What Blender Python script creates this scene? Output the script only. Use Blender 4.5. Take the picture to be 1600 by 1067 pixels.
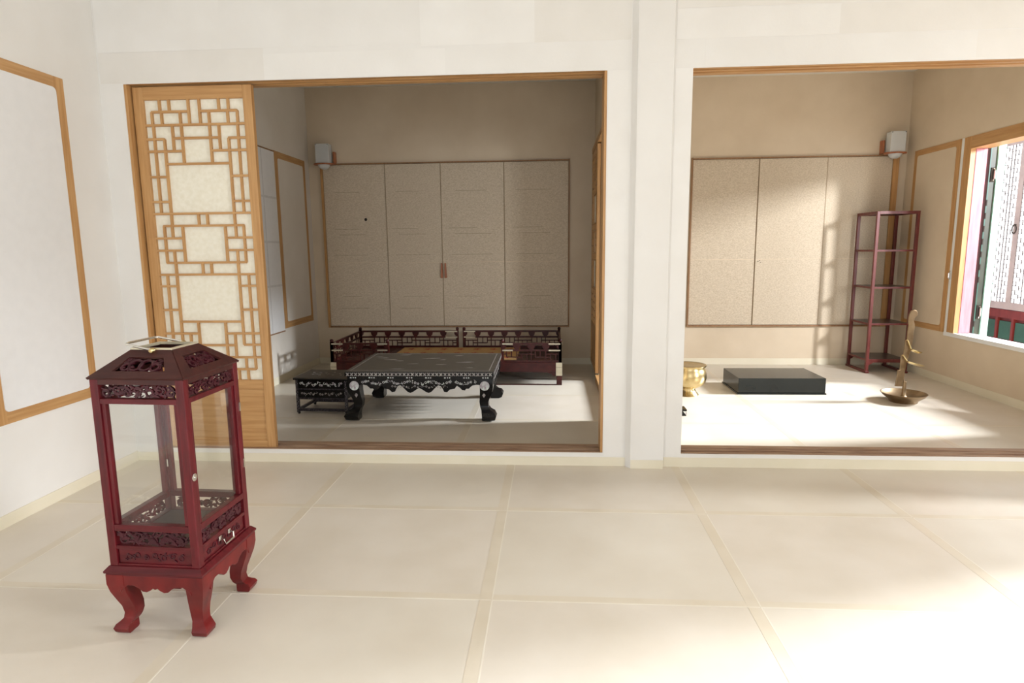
import bpy, bmesh, math, random
from mathutils import Vector, Matrix
random.seed(4)
for o in list(bpy.data.objects): bpy.data.objects.remove(o)
SC = bpy.context.scene
COL = SC.collection
PI = math.pi

# ------------------------------------------------------------------ camera
F_PX, YAW, PITCH, ROLL = 951.2, 0.0655, -0.1502, -0.0101
fw = Vector((-math.sin(YAW)*math.cos(PITCH), math.cos(YAW)*math.cos(PITCH), math.sin(PITCH)))
rt = Vector((math.cos(YAW), math.sin(YAW), 0)); up = rt.cross(fw)
rr = rt*math.cos(ROLL) + up*math.sin(ROLL); uu = up*math.cos(ROLL) - rt*math.sin(ROLL)
cd = bpy.data.cameras.new('camera'); cam = bpy.data.objects.new('camera', cd); COL.objects.link(cam)
cd.sensor_width = 36; cd.lens = F_PX/1600*36; cd.clip_start = .05
m = Matrix((rr, uu, -fw)).transposed().to_4x4(); m.translation = (-0.0515, -3.4204, 1.25)
cam.matrix_world = m
SC.camera = cam

# ------------------------------------------------------------------ light
W = bpy.data.worlds.new('sky'); SC.world = W; W.use_nodes = True
W.node_tree.nodes['Background'].inputs[0].default_value = (.80, .90, 1, 1)
W.node_tree.nodes['Background'].inputs[1].default_value = 1.0
def area(name, loc, rot, sx, sy, power, col=(1, 1, 1)):
    l = bpy.data.lights.new(name, 'AREA'); l.shape = 'RECTANGLE'; l.size = sx; l.size_y = sy
    l.energy = power; l.color = col
    o = bpy.data.objects.new(name, l); COL.objects.link(o); o.location = loc; o.rotation_euler = rot
    return o
# daylight: wide open doors behind the camera, and the open yard beyond the right-hand windows
area('daylight_rear_doors', (-.2, -5.32, 1.30), (PI/2, 0, 0), 4.6, 2.2, 48, (.935, .965, 1))
area('daylight_yard', (10, 1.81, 4.35), (PI/2-.36, 0, PI/2), .85, 2.3, 3000, (.87, .93, 1))
area('daylight_yard', (5.43, -.55, 2.5), (PI/2-.22, 0, PI/2-.62), .22, .4, 215, (.91, .945, 1))
area('daylight_yard', (5.6, -3.4, 1.75), (PI/2, 0, PI/2), 1.8, 1.9, 255, (.935, .965, 1))  # added lamp outside the unseen wide window, brightens the front room
SC.view_settings.view_transform = 'Standard'; SC.view_settings.look = 'None'
SC.view_settings.gamma = 1; SC.view_settings.use_curve_mapping = False
SC.view_settings.exposure = 0.28

# ------------------------------------------------------------------ materials
def mat(name, c1, c2=None, rough=.6, metal=0, scale=8, stretch=(1, 1, 1), detail=5, bump=0, bscale=None, spec=.5,
        trans=0, emit=None, estr=0, coat=0, contrast=(.3, .7), voronoi=False):
    m = bpy.data.materials.new(name); m.use_nodes = True
    nt = m.node_tree; b = nt.nodes['Principled BSDF']
    b.inputs['Roughness'].default_value = rough; b.inputs['Metallic'].default_value = metal
    b.inputs['Specular IOR Level'].default_value = spec; b.inputs['Coat Weight'].default_value = coat
    b.inputs['Coat Roughness'].default_value = .12
    b.inputs['Transmission Weight'].default_value = trans
    b.inputs['Base Color'].default_value = (*c1, 1)
    tc = nt.nodes.new('ShaderNodeTexCoord'); mp = nt.nodes.new('ShaderNodeMapping')
    mp.inputs['Scale'].default_value = stretch; nt.links.new(tc.outputs['Object'], mp.inputs['Vector'])
    if c2:
        n = nt.nodes.new('ShaderNodeTexVoronoi' if voronoi else 'ShaderNodeTexNoise'); n.inputs['Scale'].default_value = scale
        if not voronoi: n.inputs['Detail'].default_value = detail
        r = nt.nodes.new('ShaderNodeValToRGB')
        r.color_ramp.elements[0].position, r.color_ramp.elements[1].position = contrast
        r.color_ramp.elements[0].color = (*c1, 1); r.color_ramp.elements[1].color = (*c2, 1)
        nt.links.new(mp.outputs['Vector'], n.inputs['Vector'])
        nt.links.new(n.outputs['Color' if voronoi else 'Fac'], r.inputs['Fac'])
        nt.links.new(r.outputs['Color'], b.inputs['Base Color'])
    if bump:
        n2 = nt.nodes.new('ShaderNodeTexNoise'); n2.inputs['Scale'].default_value = bscale or scale; n2.inputs['Detail'].default_value = 6
        nt.links.new(mp.outputs['Vector'], n2.inputs['Vector'])
        bp = nt.nodes.new('ShaderNodeBump'); bp.inputs['Strength'].default_value = bump; bp.inputs['Distance'].default_value = .004
        nt.links.new(n2.outputs['Fac'], bp.inputs['Height']); nt.links.new(bp.outputs['Normal'], b.inputs['Normal'])
    if emit:
        b.inputs['Emission Color'].default_value = (*emit, 1); b.inputs['Emission Strength'].default_value = estr
    return m
M = {}
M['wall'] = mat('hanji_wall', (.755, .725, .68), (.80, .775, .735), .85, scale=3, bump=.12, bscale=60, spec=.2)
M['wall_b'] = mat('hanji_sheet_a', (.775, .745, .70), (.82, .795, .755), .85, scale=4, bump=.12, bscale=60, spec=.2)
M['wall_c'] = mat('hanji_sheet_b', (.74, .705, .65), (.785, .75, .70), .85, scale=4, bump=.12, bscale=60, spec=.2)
M['wall_in'] = mat('inner_paper_shade_brown', (.635, .52, .38), (.695, .58, .435), .85, scale=3, bump=.12, bscale=60, spec=.2)  # brown dimness of the back rooms painted into the wall paper's colour
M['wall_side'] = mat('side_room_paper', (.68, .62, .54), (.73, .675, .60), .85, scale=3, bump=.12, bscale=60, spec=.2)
M['ceil'] = mat('ceiling_paper', (.74, .70, .63), (.78, .74, .67), .9, scale=3)
M['floor'] = mat('oiled_paper_sheet', (.645, .575, .475), (.71, .645, .555), .36, scale=3.2, detail=8, bump=.06, bscale=25, spec=.45)
M['floor2'] = mat('oiled_paper_sheet_pale', (.65, .585, .485), (.712, .655, .56), .34, scale=2.6, detail=8, bump=.06, bscale=25, spec=.45)
M['seam'] = mat('oiled_paper_overlap', (.635, .555, .43), (.695, .62, .505), .32, scale=5, stretch=(1, 1, 1), spec=.45)
M['seamedge'] = mat('oiled_paper_lap_edge', (.72, .655, .54), (.77, .715, .61), .35, scale=9)
M['base'] = mat('baseboard_paper', (.73, .665, .51), (.785, .72, .575), .5, scale=4, spec=.35)
M['pine'] = mat('pine_wood', (.43, .215, .072), (.57, .325, .13), .5, scale=5, stretch=(12, 12, .7), detail=6, bump=.08, bscale=9)
M['pine_h'] = mat('pine_wood_horizontal', (.43, .215, .072), (.57, .325, .13), .5, scale=5, stretch=(.7, 12, 12), detail=6, bump=.08, bscale=9)
M['pine_y'] = mat('pine_wood_depth', (.43, .22, .078), (.56, .325, .135), .5, scale=5, stretch=(12, .7, 12), detail=6, bump=.08, bscale=9)
M['track'] = mat('worn_track_wood', (.22, .12, .07), (.42, .28, .18), .55, scale=6, stretch=(.8, 14, 14), bump=.1)
M['darkwood'] = mat('thin_frame_wood', (.23, .115, .05), (.33, .18, .08), .55, scale=6, stretch=(8, 8, 1))
M['paper'] = mat('cream_door_paper', (.80, .745, .60), (.87, .825, .70), .8, scale=45, detail=4, spec=.2, bump=.05)
M['panelpaper'] = mat('speckled_beige_paper', (.475, .382, .272), (.715, .615, .482), .8, scale=75, stretch=(1, 1, 2.2), detail=6, spec=.2, contrast=(.25, .75))
M['ghost'] = mat('lattice_ghost_mark', (.37, .30, .205), (.50, .415, .305), .8, scale=40, spec=.2)
M['whitepaper'] = mat('white_window_paper', (.755, .74, .725), (.78, .765, .75), .8, scale=20, spec=.2)
M['paperline'] = mat('lattice_silhouette_grey', (.62, .60, .585), (.68, .66, .64), .8, scale=20, spec=.2)
M['red'] = mat('red_lacquer_wood', (.060, .004, .006), (.125, .009, .013), .3, scale=6, stretch=(9, 9, 1), spec=.3, bump=.03)
M['red_h'] = mat('red_lacquer_wood_across', (.056, .004, .006), (.115, .009, .013), .3, scale=6, stretch=(1, 9, 9), spec=.3, bump=.03)
M['redbright'] = mat('bright_red_lacquer_wood', (.085, .006, .007), (.165, .013, .012), .3, scale=5, stretch=(4, 4, 2), spec=.3, bump=.03)
M['redroof'] = mat('brown_red_lacquer', (.034, .007, .006), (.062, .014, .011), .38, scale=6, stretch=(2, 9, 9), spec=.3)
M['carve'] = mat('dark_carved_lacquer', (.030, .004, .008), (.065, .009, .015), .28, scale=30, spec=.3)
M['bedwood'] = mat('dark_red_bed_lacquer', (.036, .005, .004), (.070, .011, .008), .35, scale=6, stretch=(3, 3, 3), spec=.3)
M['rackwood'] = mat('reddish_rack_wood', (.11, .024, .020), (.18, .045, .038), .35, scale=6, stretch=(9, 9, 1), spec=.3)
M['shelf'] = mat('dark_shelf_board', (.045, .03, .028), (.075, .05, .045), .35, scale=6, coat=.2)
M['black'] = mat('black_lacquer', (.005, .005, .005), (.010, .009, .009), .2, scale=5, coat=.0, spec=.3)
M['blacktop'] = mat('worn_black_tabletop', (.032, .028, .023), (.062, .053, .043), .36, scale=14, stretch=(1, 6, 1), spec=.4)
M['boxblack'] = mat('dark_green_black_lacquer', (.008, .011, .010), (.013, .017, .016), .2, scale=5, spec=.4)
M['inlaydark'] = mat('finely_inlaid_lacquer', (.018, .015, .018), (.11, .095, .105), .3, scale=90, contrast=(.45, .7), spec=.3)
M['pearl'] = mat('mother_of_pearl', (.45, .38, .42), (.78, .85, .80), .25, scale=60, voronoi=True, contrast=(.1, .9))
M['pearlgrey'] = mat('worn_mother_of_pearl', (.22, .19, .19), (.46, .43, .40), .35, scale=60, voronoi=True, contrast=(.1, .9))
M['brass'] = mat('aged_brass', (.46, .34, .15), (.66, .53, .29), .27, 1, scale=14)
M['bronze'] = mat('dull_bronze', (.22, .15, .085), (.34, .25, .15), .42, 1, scale=14)
M['palebrass'] = mat('pale_brass_fitting', (.52, .46, .33), (.66, .60, .46), .4, .6, scale=14)
M['steel'] = mat('nickel_fitting', (.62, .60, .55), (.75, .73, .68), .22, 1, scale=12)
M['mat'] = mat('woven_mat_straw', (.52, .30, .11), (.62, .39, .16), .7, scale=40, stretch=(1, 8, 1))
M['matred'] = mat('woven_mat_red_flower', (.40, .07, .03), (.48, .12, .05), .7, scale=40)
M['shade'] = mat('frosted_shade', (.60, .61, .60), (.64, .65, .64), .4, scale=5)
M['lampwood'] = mat('red_brown_lamp_wood', (.32, .10, .04), (.42, .15, .06), .4, scale=8, stretch=(8, 8, 1))
M['pvc'] = mat('white_sash', (.80, .80, .79), None, .4)
M['pink'] = mat('faded_red_paint', (.50, .17, .20), (.62, .27, .30), .55, scale=7, stretch=(5, 5, .6), bump=.1)
M['green'] = mat('pale_green_paint', (.36, .62, .50), (.46, .72, .60), .55, scale=7, stretch=(5, 5, .6))
M['olive'] = mat('dark_olive_paint', (.028, .030, .018), (.05, .05, .03), .5, scale=7)
M['dgreen'] = mat('dark_green_paint', (.02, .07, .05), (.03, .10, .07), .5, scale=7)
M['extred'] = mat('palace_red_paint', (.13, .014, .012), (.19, .026, .023), .5, scale=6, stretch=(4, 4, 1))
M['mauve'] = mat('faded_mauve_frame', (.36, .29, .29), (.45, .37, .37), .6, scale=7)
M['glow'] = mat('backlit_window_paper', (.85, .87, .9), None, .8, emit=(.95, .98, 1), estr=1.15)
M['latt'] = mat('grey_lattice', (.16, .14, .15), None, .7)
M['fold'] = mat('folded_paper_edge', (.33, .24, .15), (.42, .32, .21), .7, scale=20)
M['hole'] = mat('dark_spot', (.03, .02, .015), None, .9)
gl = bpy.data.materials.new('clear_pane'); gl.use_nodes = True; M['glass'] = gl
nt = gl.node_tree; nt.nodes.clear()
o_ = nt.nodes.new('ShaderNodeOutputMaterial'); mx = nt.nodes.new('ShaderNodeMixShader'); t_ = nt.nodes.new('ShaderNodeBsdfTransparent')
g_ = nt.nodes.new('ShaderNodeBsdfGlossy'); g_.inputs['Roughness'].default_value = .02; lw = nt.nodes.new('ShaderNodeLayerWeight'); lw.inputs['Blend'].default_value = .12; fr = nt.nodes.new('ShaderNodeMath'); fr.operation = 'MULTIPLY_ADD'; fr.inputs[1].default_value = .4; fr.inputs[2].default_value = .018; nt.links.new(lw.outputs['Facing'], fr.inputs[0])
t_.inputs[0].default_value = (.98, .985, .98, 1)
nt.links.new(fr.outputs[0], mx.inputs[0]); nt.links.new(t_.outputs[0], mx.inputs[1]); nt.links.new(g_.outputs[0], mx.inputs[2]); nt.links.new(mx.outputs[0], o_.inputs[0])

# ------------------------------------------------------------------ mesh helpers
class MB:
    def __init__(s): s.v = []; s.f = []
    def add(s, vs, fs):
        n = len(s.v); s.v += [tuple(v) for v in vs]; s.f += [tuple(i+n for i in f) for f in fs]; return s
    def box(s, x0, x1, y0, y1, z0, z1):
        return s.add([(x0,y0,z0),(x1,y0,z0),(x1,y1,z0),(x0,y1,z0),(x0,y0,z1),(x1,y0,z1),(x1,y1,z1),(x0,y1,z1)],
              [(0,3,2,1),(4,5,6,7),(0,1,5,4),(1,2,6,5),(2,3,7,6),(3,0,4,7)])
    def prism(s, pts, h0, h1, fn):
        """polygon pts (a,b) extruded from h0 to h1; fn(a,b,h) -> xyz"""
        n = len(pts)
        vs = [fn(a, b, h0) for a, b in pts] + [fn(a, b, h1) for a, b in pts]
        fs = [tuple(range(n))[::-1], tuple(range(n, 2*n))] + [(i, (i+1) % n, n+(i+1) % n, n+i) for i in range(n)]
        return s.add(vs, fs)
    def loft(s, rings):
        n = len(rings[0]); vs = [p for r in rings for p in r]; fs = []
        for k in range(len(rings)-1):
            for i in range(n):
                fs.append((k*n+i, k*n+(i+1) % n, (k+1)*n+(i+1) % n, (k+1)*n+i))
        fs.append(tuple(range(n))[::-1]); fs.append(tuple(range((len(rings)-1)*n, len(rings)*n)))
        return s.add(vs, fs)
    def lathe(s, prof, cx=0, cy=0, z0=0, n=32):
        return s.loft([[(cx+r*math.cos(2*PI*i/n), cy+r*math.sin(2*PI*i/n), z0+z) for i in range(n)] for r, z in prof])
    def tube(s, pts, r, n=8, closed=False):
        pts = [Vector(p) for p in pts]; rings = []; L = len(pts)
        for i, p in enumerate(pts):
            a = pts[i-1] if (i > 0 or closed) else p; b = pts[(i+1) % L] if (i < L-1 or closed) else p
            t = (b-a).normalized(); h = Vector((0, 0, 1)) if abs(t.z) < .9 else Vector((1, 0, 0))
            u = t.cross(h).normalized(); w = u.cross(t)
            rings.append([p+u*r*math.cos(2*PI*k/n)+w*r*math.sin(2*PI*k/n) for k in range(n)])
        if closed: rings.append(rings[0])
        return s.loft(rings)
    def mesh(s, name):
        me = bpy.data.meshes.new(name); me.from_pydata(s.v, [], s.f)
        bm = bmesh.new(); bm.from_mesh(me); bmesh.ops.recalc_face_normals(bm, faces=bm.faces[:]); bm.to_mesh(me); bm.free()
        return me
    def build(s, name, mt, parent=None, bevel=0, smooth=False, loc=None, rot=None):
        me = s.mesh(name); o = bpy.data.objects.new(name, me); COL.objects.link(o)
        me.materials.append(M[mt] if isinstance(mt, str) else mt)
        if parent: o.parent = parent
        if loc: o.location = loc
        if rot: o.rotation_euler = rot
        if smooth:
            for p in me.polygons: p.use_smooth = True
            md = o.modifiers.new('edges', 'EDGE_SPLIT'); md.split_angle = math.radians(40)
        if bevel:
            b = o.modifiers.new('bevel', 'BEVEL'); b.width = bevel; b.segments = 2; b.limit_method = 'ANGLE'
        return o
def box(name, mt, parent, x0, x1, y0, y1, z0, z1, bevel=0):
    return MB().box(min(x0,x1), max(x0,x1), min(y0,y1), max(y0,y1), min(z0,z1), max(z0,z1)).build(name, mt, parent, bevel)
def share(src, parent, loc=(0,0,0), rot=(0,0,0), scale=(1,1,1)):
    c = src.copy(); COL.objects.link(c); c.parent = parent; c.location = loc; c.rotation_euler = rot; c.scale = scale; return c
def tag(o, label, cat, group=None, kind=None):
    o['label'] = label; o['category'] = cat
    if group: o['group'] = group
    if kind: o['kind'] = kind
    return o
def thing(name, label, cat, loc=(0,0,0), rz=0, group=None, kind=None):
    o = bpy.data.objects.new(name, None); COL.objects.link(o); o.location = loc; o.rotation_euler = (0,0,rz); o.empty_display_size = .1
    return tag(o, label, cat, group, kind)
def struct(o, label, cat): return tag(o, label, cat, kind='structure')

# ------------------------------------------------------------------ room shell
WL, WR, BK, RE, CZ = -2.571, 3.531, 3.177, -5.2, 2.95
BL = -2.655
OL, OR_, PR = -2.433, .244, .69
OT, OB = 2.18, .081
# floor: a screed with oiled paper sheets pasted on it
fl = struct(MB().box(-2.8, 3.7, RE-.2, BK+.15, -.12, -.004).build('floor', 'floor'), 'pale oiled paper floor running through all three rooms', 'floor')
def sheets(xs, ys):
    for i in range(len(xs)-1):
        for j in range(len(ys)-1):
            box('paper_sheet', 'floor' if (i+j) % 2 else 'floor2', fl, xs[i], xs[i+1], ys[j], ys[j+1], -.005, 0)
    for x in xs[1:-1]:
        for j in range(len(ys)-1): box('paper_overlap', 'seam', fl, x-.045, x, ys[j]+.002, ys[j+1]-.002, -.004, .0005); box('lap_edge', 'seamedge', fl, x-.001, x+.004, ys[j]+.002, ys[j+1]-.002, -.004, .0007)
    for y in ys[1:-1]:
        for i in range(len(xs)-1): box('paper_overlap', 'seam', fl, xs[i]+.002, xs[i+1]-.002, y, y+.035, -.004, .0004); box('lap_edge', 'seamedge', fl, xs[i]+.002, xs[i+1]-.002, y-.004, y+.001, -.004, .0006)
sheets([WL, -2.19, -1.237, -.267, .681, 1.621, 2.57, WR], [RE, -4.44, -3.68, -2.92, -2.155, -1.397, -.637, 0])
sheets([BL, -1.58, -.63, .4], [0.15, .93, 1.70, 2.46, BK])
sheets([.5, 1.56, 2.51, WR], [0.15, .88, 1.65, 2.42, BK])

struct(MB().box(-2.8, 3.7, RE-.2, BK+.15, CZ, CZ+.1).build('ceiling', 'ceil'), 'pale papered ceiling above the rooms', 'ceiling')
struct(MB().box(WL-.15, WL, RE, 0, 0, CZ).build('wall_left', 'wall'), 'white papered wall left of the red display lantern', 'wall')
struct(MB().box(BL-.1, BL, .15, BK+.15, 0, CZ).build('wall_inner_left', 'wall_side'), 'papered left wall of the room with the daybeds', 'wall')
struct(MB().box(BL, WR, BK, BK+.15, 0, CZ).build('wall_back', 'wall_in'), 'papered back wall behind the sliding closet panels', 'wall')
# partition with two wide openings
wp = MB()
wp.box(BL-.1, OL, 0, .15, 0, CZ); wp.box(OL, OR_, 0, .15, OT+.03, CZ); wp.box(OL, OR_, 0, .15, 0, OB-.025)
wp.box(OR_, PR, 0, .15, 0, CZ); wp.box(PR, WR, 0, .15, OT+.03, CZ); wp.box(PR, WR, 0, .15, 0, OB-.025)
wp.box(OL, OR_, 0, .004, OT, OT+.03); wp.box(PR, WR, 0, .004, OT, OT+.03); wp.box(OL, OR_, 0, .004, OB-.025, OB-.003); wp.box(PR, WR, 0, .004, OB-.025, OB-.003)
wp = struct(wp.build('wall_partition', 'wall'), 'white papered partition wall with two wide door openings', 'wall')
pp = MB().prism([(.372, 0), (.398, -.036), (.584, -.036), (.592, 0)], 0, CZ, lambda a, b, h: (a, b, h)).build('pillar', 'wall_b', wp)
for x0, x1, z0, z1, k in [(-2.56, -1.85, 2.346, CZ, 'wall_b'), (-1.85, -.75, 2.346, CZ, 'wall'), (-.75, -.14, 2.33, CZ, 'wall_b'), (-.14, .365, 2.33, CZ, 'wall_c'),
        (-2.56, -1.62, 2.185, 2.345, 'wall_c'), (-1.62, -.62, 2.185, 2.315, 'wall_b'), (-.62, .365, 2.185, 2.315, 'wall'),
        (.60, .70, .06, 2.18, 'wall_b'), (.60, 1.42, 2.325, 2.47, 'wall_b'), (1.42, 2.4, 2.325, 2.47, 'wall_c'), (2.4, 3.5, 2.325, 2.47, 'wall'),
        (.60, 1.42, 2.475, CZ, 'wall_c'), (1.42, 2.4, 2.475, CZ, 'wall'), (2.4, 3.5, 2.475, CZ, 'wall_c'), (.75, 2.1, 2.19, 2.32, 'wall'), (2.1, 3.5, 2.19, 2.32, 'wall_c'),
        (.25, .365, .06, 2.18, 'wall_b')]:
    box('paper_sheet', k, wp, x0, min(x1, .689) if z1 == 2.18 and x0 > .5 else x1, -.0012, 0, z0, z1)
for z0, z1 in [(.055, .93), (.925, 2.15), (2.145, 2.21), (2.205, CZ)]:
    box('paper_sheet', 'wall', wp, .402, .580, -.0372 - (.0006 if z0 in (.925, 2.205) else 0), -.036, z0, z1)
# dividing wall between the two back rooms, with its doorway
wd = MB(); wd.box(.40, .50, .15, .95, 0, CZ); wd.box(.40, .50, 2.31, BK, 0, CZ); wd.box(.40, .50, .95, 2.31, 2.2, CZ); wd.box(.40, .50, .95, 2.31, 0, .06)
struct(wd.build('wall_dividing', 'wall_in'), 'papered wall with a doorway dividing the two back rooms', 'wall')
# right wall with two windows and an opening added for side light
WX = WR+.15
wr = MB()
for y0, y1, z0, z1 in [(RE, -4.4, 0, CZ), (-4.4, -2.3, 0, .46), (-4.4, -2.3, 2.165, CZ), (-2.3, -1.7, 0, CZ), (-1.7, -.4, 0, .46), (-1.7, -.4, 2.165, CZ), (-.4, .70, 0, CZ), (.70, 2.335, 0, .435), (.70, 2.335, 2.165, CZ), (2.335, BK+.15, 0, CZ)]:
    wr.box(WR, WX, y0, y1, z0, z1)
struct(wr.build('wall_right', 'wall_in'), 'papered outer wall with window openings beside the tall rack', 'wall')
wb = MB(); wb.box(WL-.15, -2.5, RE-.15, RE, 0, CZ); wb.box(2.1, WX, RE-.15, RE, 0, CZ); wb.box(-2.5, 2.1, RE-.15, RE, 2.4, CZ); wb.box(-2.5, 2.1, RE-.15, RE, 0, .08)
struct(wb.build('wall_rear', 'wall'), 'papered rear wall with a wide doorway facing the partition', 'wall')

# baseboard bands of yellowish paper
def bband(name, label, *bx):
    b = MB()
    for q in bx: b.box(*q)
    struct(b.build(name, 'base'), label, 'baseboard')
bband('baseboard_partition', 'pale paper baseboard band along the partition', (WL, .372, -.003, 0, 0, .052), (.592, WR, -.003, 0, 0, .056), (.40, .584, -.039, -.036, 0, .05))
bband('baseboard_left', 'pale paper baseboard band under the left wall panel', (WL, WL+.004, RE, -.003, 0, .06))
bband('baseboard_inner_left', 'paper baseboard band along the daybed room side wall', (BL, BL+.004, .15, BK-.004, 0, .07))
bband('baseboard_back', 'yellowish paper baseboard band under the closet panels', (BL, .40, BK-.004, BK, 0, .068), (.5, WR, BK-.004, BK, 0, .068))
bband('baseboard_right', 'yellowish paper baseboard band below the open window', (WR-.004, WR, .15, BK-.004, 0, .068), (WR-.004, WR, RE, -.003, 0, .068))
bband('baseboard_dividing', 'yellowish paper baseboard band on the dividing wall', (.396, .40, .15, .95, 0, .068), (.396, .40, 2.31, BK-.004, 0, .068))

# wooden lintels and sills with sliding tracks
def tracked(name, label, x0, x1, zface, sgn, mt):
    """comb profile: two grooves on the face at zface; sgn=+1 groove face looks up (sill), -1 down (lintel)"""
    d = .014*sgn; t = zface - .03*sgn
    prof = [(.004, t), (.004, zface), (.028, zface), (.028, zface-d), (.058, zface-d), (.058, zface), (.078, zface), (.078, zface-d), (.108, zface-d), (.108, zface), (.15, zface), (.15, t)]
    return struct(MB().prism(prof, x0, x1, lambda a, b, h: (h, a, b)).build(name, mt), label, 'trim')
tracked('trim_1', 'pine lintel with tracks over the daybed room opening', OL, OR_, OT, -1, 'pine_h')
tracked('trim_2', 'pine lintel with tracks over the rack room opening', PR, WR, OT, -1, 'pine_h')
tracked('trim_3', 'worn grooved wooden sill of the daybed room opening', OL, OR_, OB, 1, 'track')
tracked('trim_4', 'worn grooved wooden sill of the rack room opening', PR, WR, OB, 1, 'track')
struct(MB().box(OR_-.014, OR_, .004, .15, OB, OT).build('trim_5', 'pine'), 'slim pine jamb beside the papered pillar', 'trim')
struct(MB().box(OL, OL+.016, .004, .15, OB, OT).build('trim_6', 'pine'), 'slim pine jamb left of the lattice door', 'trim')

# ------------------------------------------------------------------ lattice sliding doors
def lattice_bars():
    """bars of the geometric lattice in unit coordinates (x 0..1, z 0 at top..1)"""
    q = []                                                    # quarter: left half, upper half
    h = lambda z, x0, x1: q.append((x0, x1, z, z)); v = lambda x, z0, z1: q.append((x, x, z0, z1))
    h(.040, .07, .44); v(.07, .040, .085); v(.155, 0, .040); v(.25, 0, .040); v(.445, 0, .085); v(.167, .040, .085); v(.355, .040, .085)
    h(.085, 0, .5); v(.075, .085, .391); v(.265, .085, .174); v(.357, .085, .218); h(.130, .265, .5); h(.132, 0, .175); v(.175, .132, .391)
    h(.174, 0, .357); h(.218, .175, .5); h(.262, 0, .175); h(.349, 0, .175); h(.391, 0, .5)
    v(.175, .391, .434); v(.455, .391, .434); h(.434, .085, .5); v(.09, .434, .5); v(.172, .434, .478); v(.28, .434, .5); h(.478, 0, .28)
    out = set()
    for x0, x1, z0, z1 in q:
        for mx_ in (0, 1):
            for mz in (0, 1):
                a, b, c, d = x0, x1, z0, z1
                if mx_: a, b = 1-b, 1-a
                if mz: c, d = 1-d, 1-c
                if b == .5 and z0 == z1: b = 1-a              # merge bars that cross the middle line
                if a == .5 and z0 == z1: continue
                if d == .5 and x0 == x1: d = 1-c
                if c == .5 and x0 == x1: continue
                out.add((round(a, 4), round(b, 4), round(c, 4), round(d, 4)))
    return sorted(out)
BARS = lattice_bars()
def lattice_door(name, label, w, h, st, zl0, zl1, loc, rz, bw=.0125, stl=None):
    """local: x along width from 0, y depth (front face y=0), z from 0"""
    d = thing(name, label, 'door', loc, rz, kind='structure'); T = .034
    stl = stl or st
    box('stile', 'pine', d, 0, stl, 0, T, 0, h, .003); box('stile', 'pine', d, w-st, w, 0, T, 0, h, .003)
    box('rail', 'pine_h', d, stl, w-st, .001, T-.001, zl1, h, .002)
    box('rail', 'pine_h', d, stl, w-st, .001, T-.001, zl0-.055, zl0, .002)
    box('rail', 'pine_h', d, stl, w-st, .001, T-.001, 0, .05, .002)
    box('lower_panel', 'pine_h', d, stl, w-st, .009, T-.009, .05, zl0-.055)
    box('door_paper', 'paper', d, stl, w-st, .017, .021, zl0, zl1)
    X = lambda a: stl + a*(w-st-stl); Z = lambda a: zl1 - a*(zl1-zl0)
    for a, b, c, e in BARS:
        if c == e: box('lattice_bar', 'pine_h', d, X(a), X(b), .002, .017, Z(c)-bw/2, Z(c)+bw/2)
        else: box('lattice_bar', 'pine', d, X(a)-bw/2, X(a)+bw/2, .0028, .017, Z(e), Z(c))
    return d
lattice_door('door_1', 'open pine sliding door with cream paper and geometric lattice', .69, OT-OB+.004, .052, .425, 2.032, (-2.408, .034, OB-.012), 0, stl=.058)
lattice_door('door_2', 'paper lattice door slid back along the dividing wall', .70, 2.12, .05, .44, 2.05, (.364, 3.02, .07), -PI/2)
struct(MB().box(.364, .40, .95, 2.31, .0, .06).build('trim_7', 'pine_y'), 'low wooden sill of the dividing wall doorway', 'trim')
struct(MB().box(.364, .40, .9, 3.05, 2.2, 2.25).build('trim_8', 'pine_y'), 'wooden head rail over the dividing wall doorway', 'trim')

# ------------------------------------------------------------------ framed paper wall panels (left walls and right wall)
def rounded(x0, x1, z0, z1, r, n=5):
    p = []
    for cx, cz, a0 in ((x1-r, z1-r, 0), (x0+r, z1-r, PI/2), (x0+r, z0+r, PI), (x1-r, z0+r, 1.5*PI)):
        for k in range(n+1):
            a = a0+PI/2*k/n; p.append((cx+r*math.cos(a), cz+r*math.sin(a)))
    return p
def framed_panel(name, label, xw, sgn, y0, y1, z0, z1, fwid, pmat):
    d = thing(name, label, 'window', (0, 0, 0), kind='structure')
    fx = lambda a, b, h: (xw+sgn*h, a, b)
    MB().prism(rounded(y0+fwid*.9, y1-fwid*.9, z0+fwid*.9, z1-fwid*.9, .022), -.02, .010, fx).build('paper_panel', pmat, d)
    rest = [((y0, z0), (y0+fwid, z0), (y0+fwid, z1), (y0, z1), 'pine'), ((y1-fwid, z0), (y1, z0), (y1, z1), (y1-fwid, z1), 'pine')]
    for q in rest: MB().prism(q[:4], -.02, .006, fx).build('frame_stile', q[4], d)
    for za, zb in ((z0, z0+fwid), (z1-fwid, z1)):
        MB().prism([(y0+fwid, za), (y1-fwid, za), (y1-fwid, zb), (y0+fwid, zb)], -.02, .006, fx).build('frame_rail', 'pine_y', d)
    # little rounded corner fillets of the frame
    for cy, cz, sy, sz in ((y0+fwid, z0+fwid, 1, 1), (y1-fwid, z0+fwid, -1, 1), (y0+fwid, z1-fwid, 1, -1), (y1-fwid, z1-fwid, -1, -1)):
        r = .022
        pts = [(cy, cz)] + [(cy+sy*(r-r*math.cos(a)), cz+sz*(r-r*math.sin(a))) for a in [PI/2*k/5 for k in range(6)]]
        MB().prism(pts, .0, .006, fx).build('frame_corner', 'pine', d)
    return d
framed_panel('window_1', 'large pine framed paper window leaf on the left wall', WL, 1, -.905, -.272, .472, 2.14, .062, 'whitepaper')
framed_panel('window_2', 'pine framed paper window leaf beside the daybeds', BL, 1, 2.335, 3.05, .505, 2.19, .07, 'wall_side')
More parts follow.
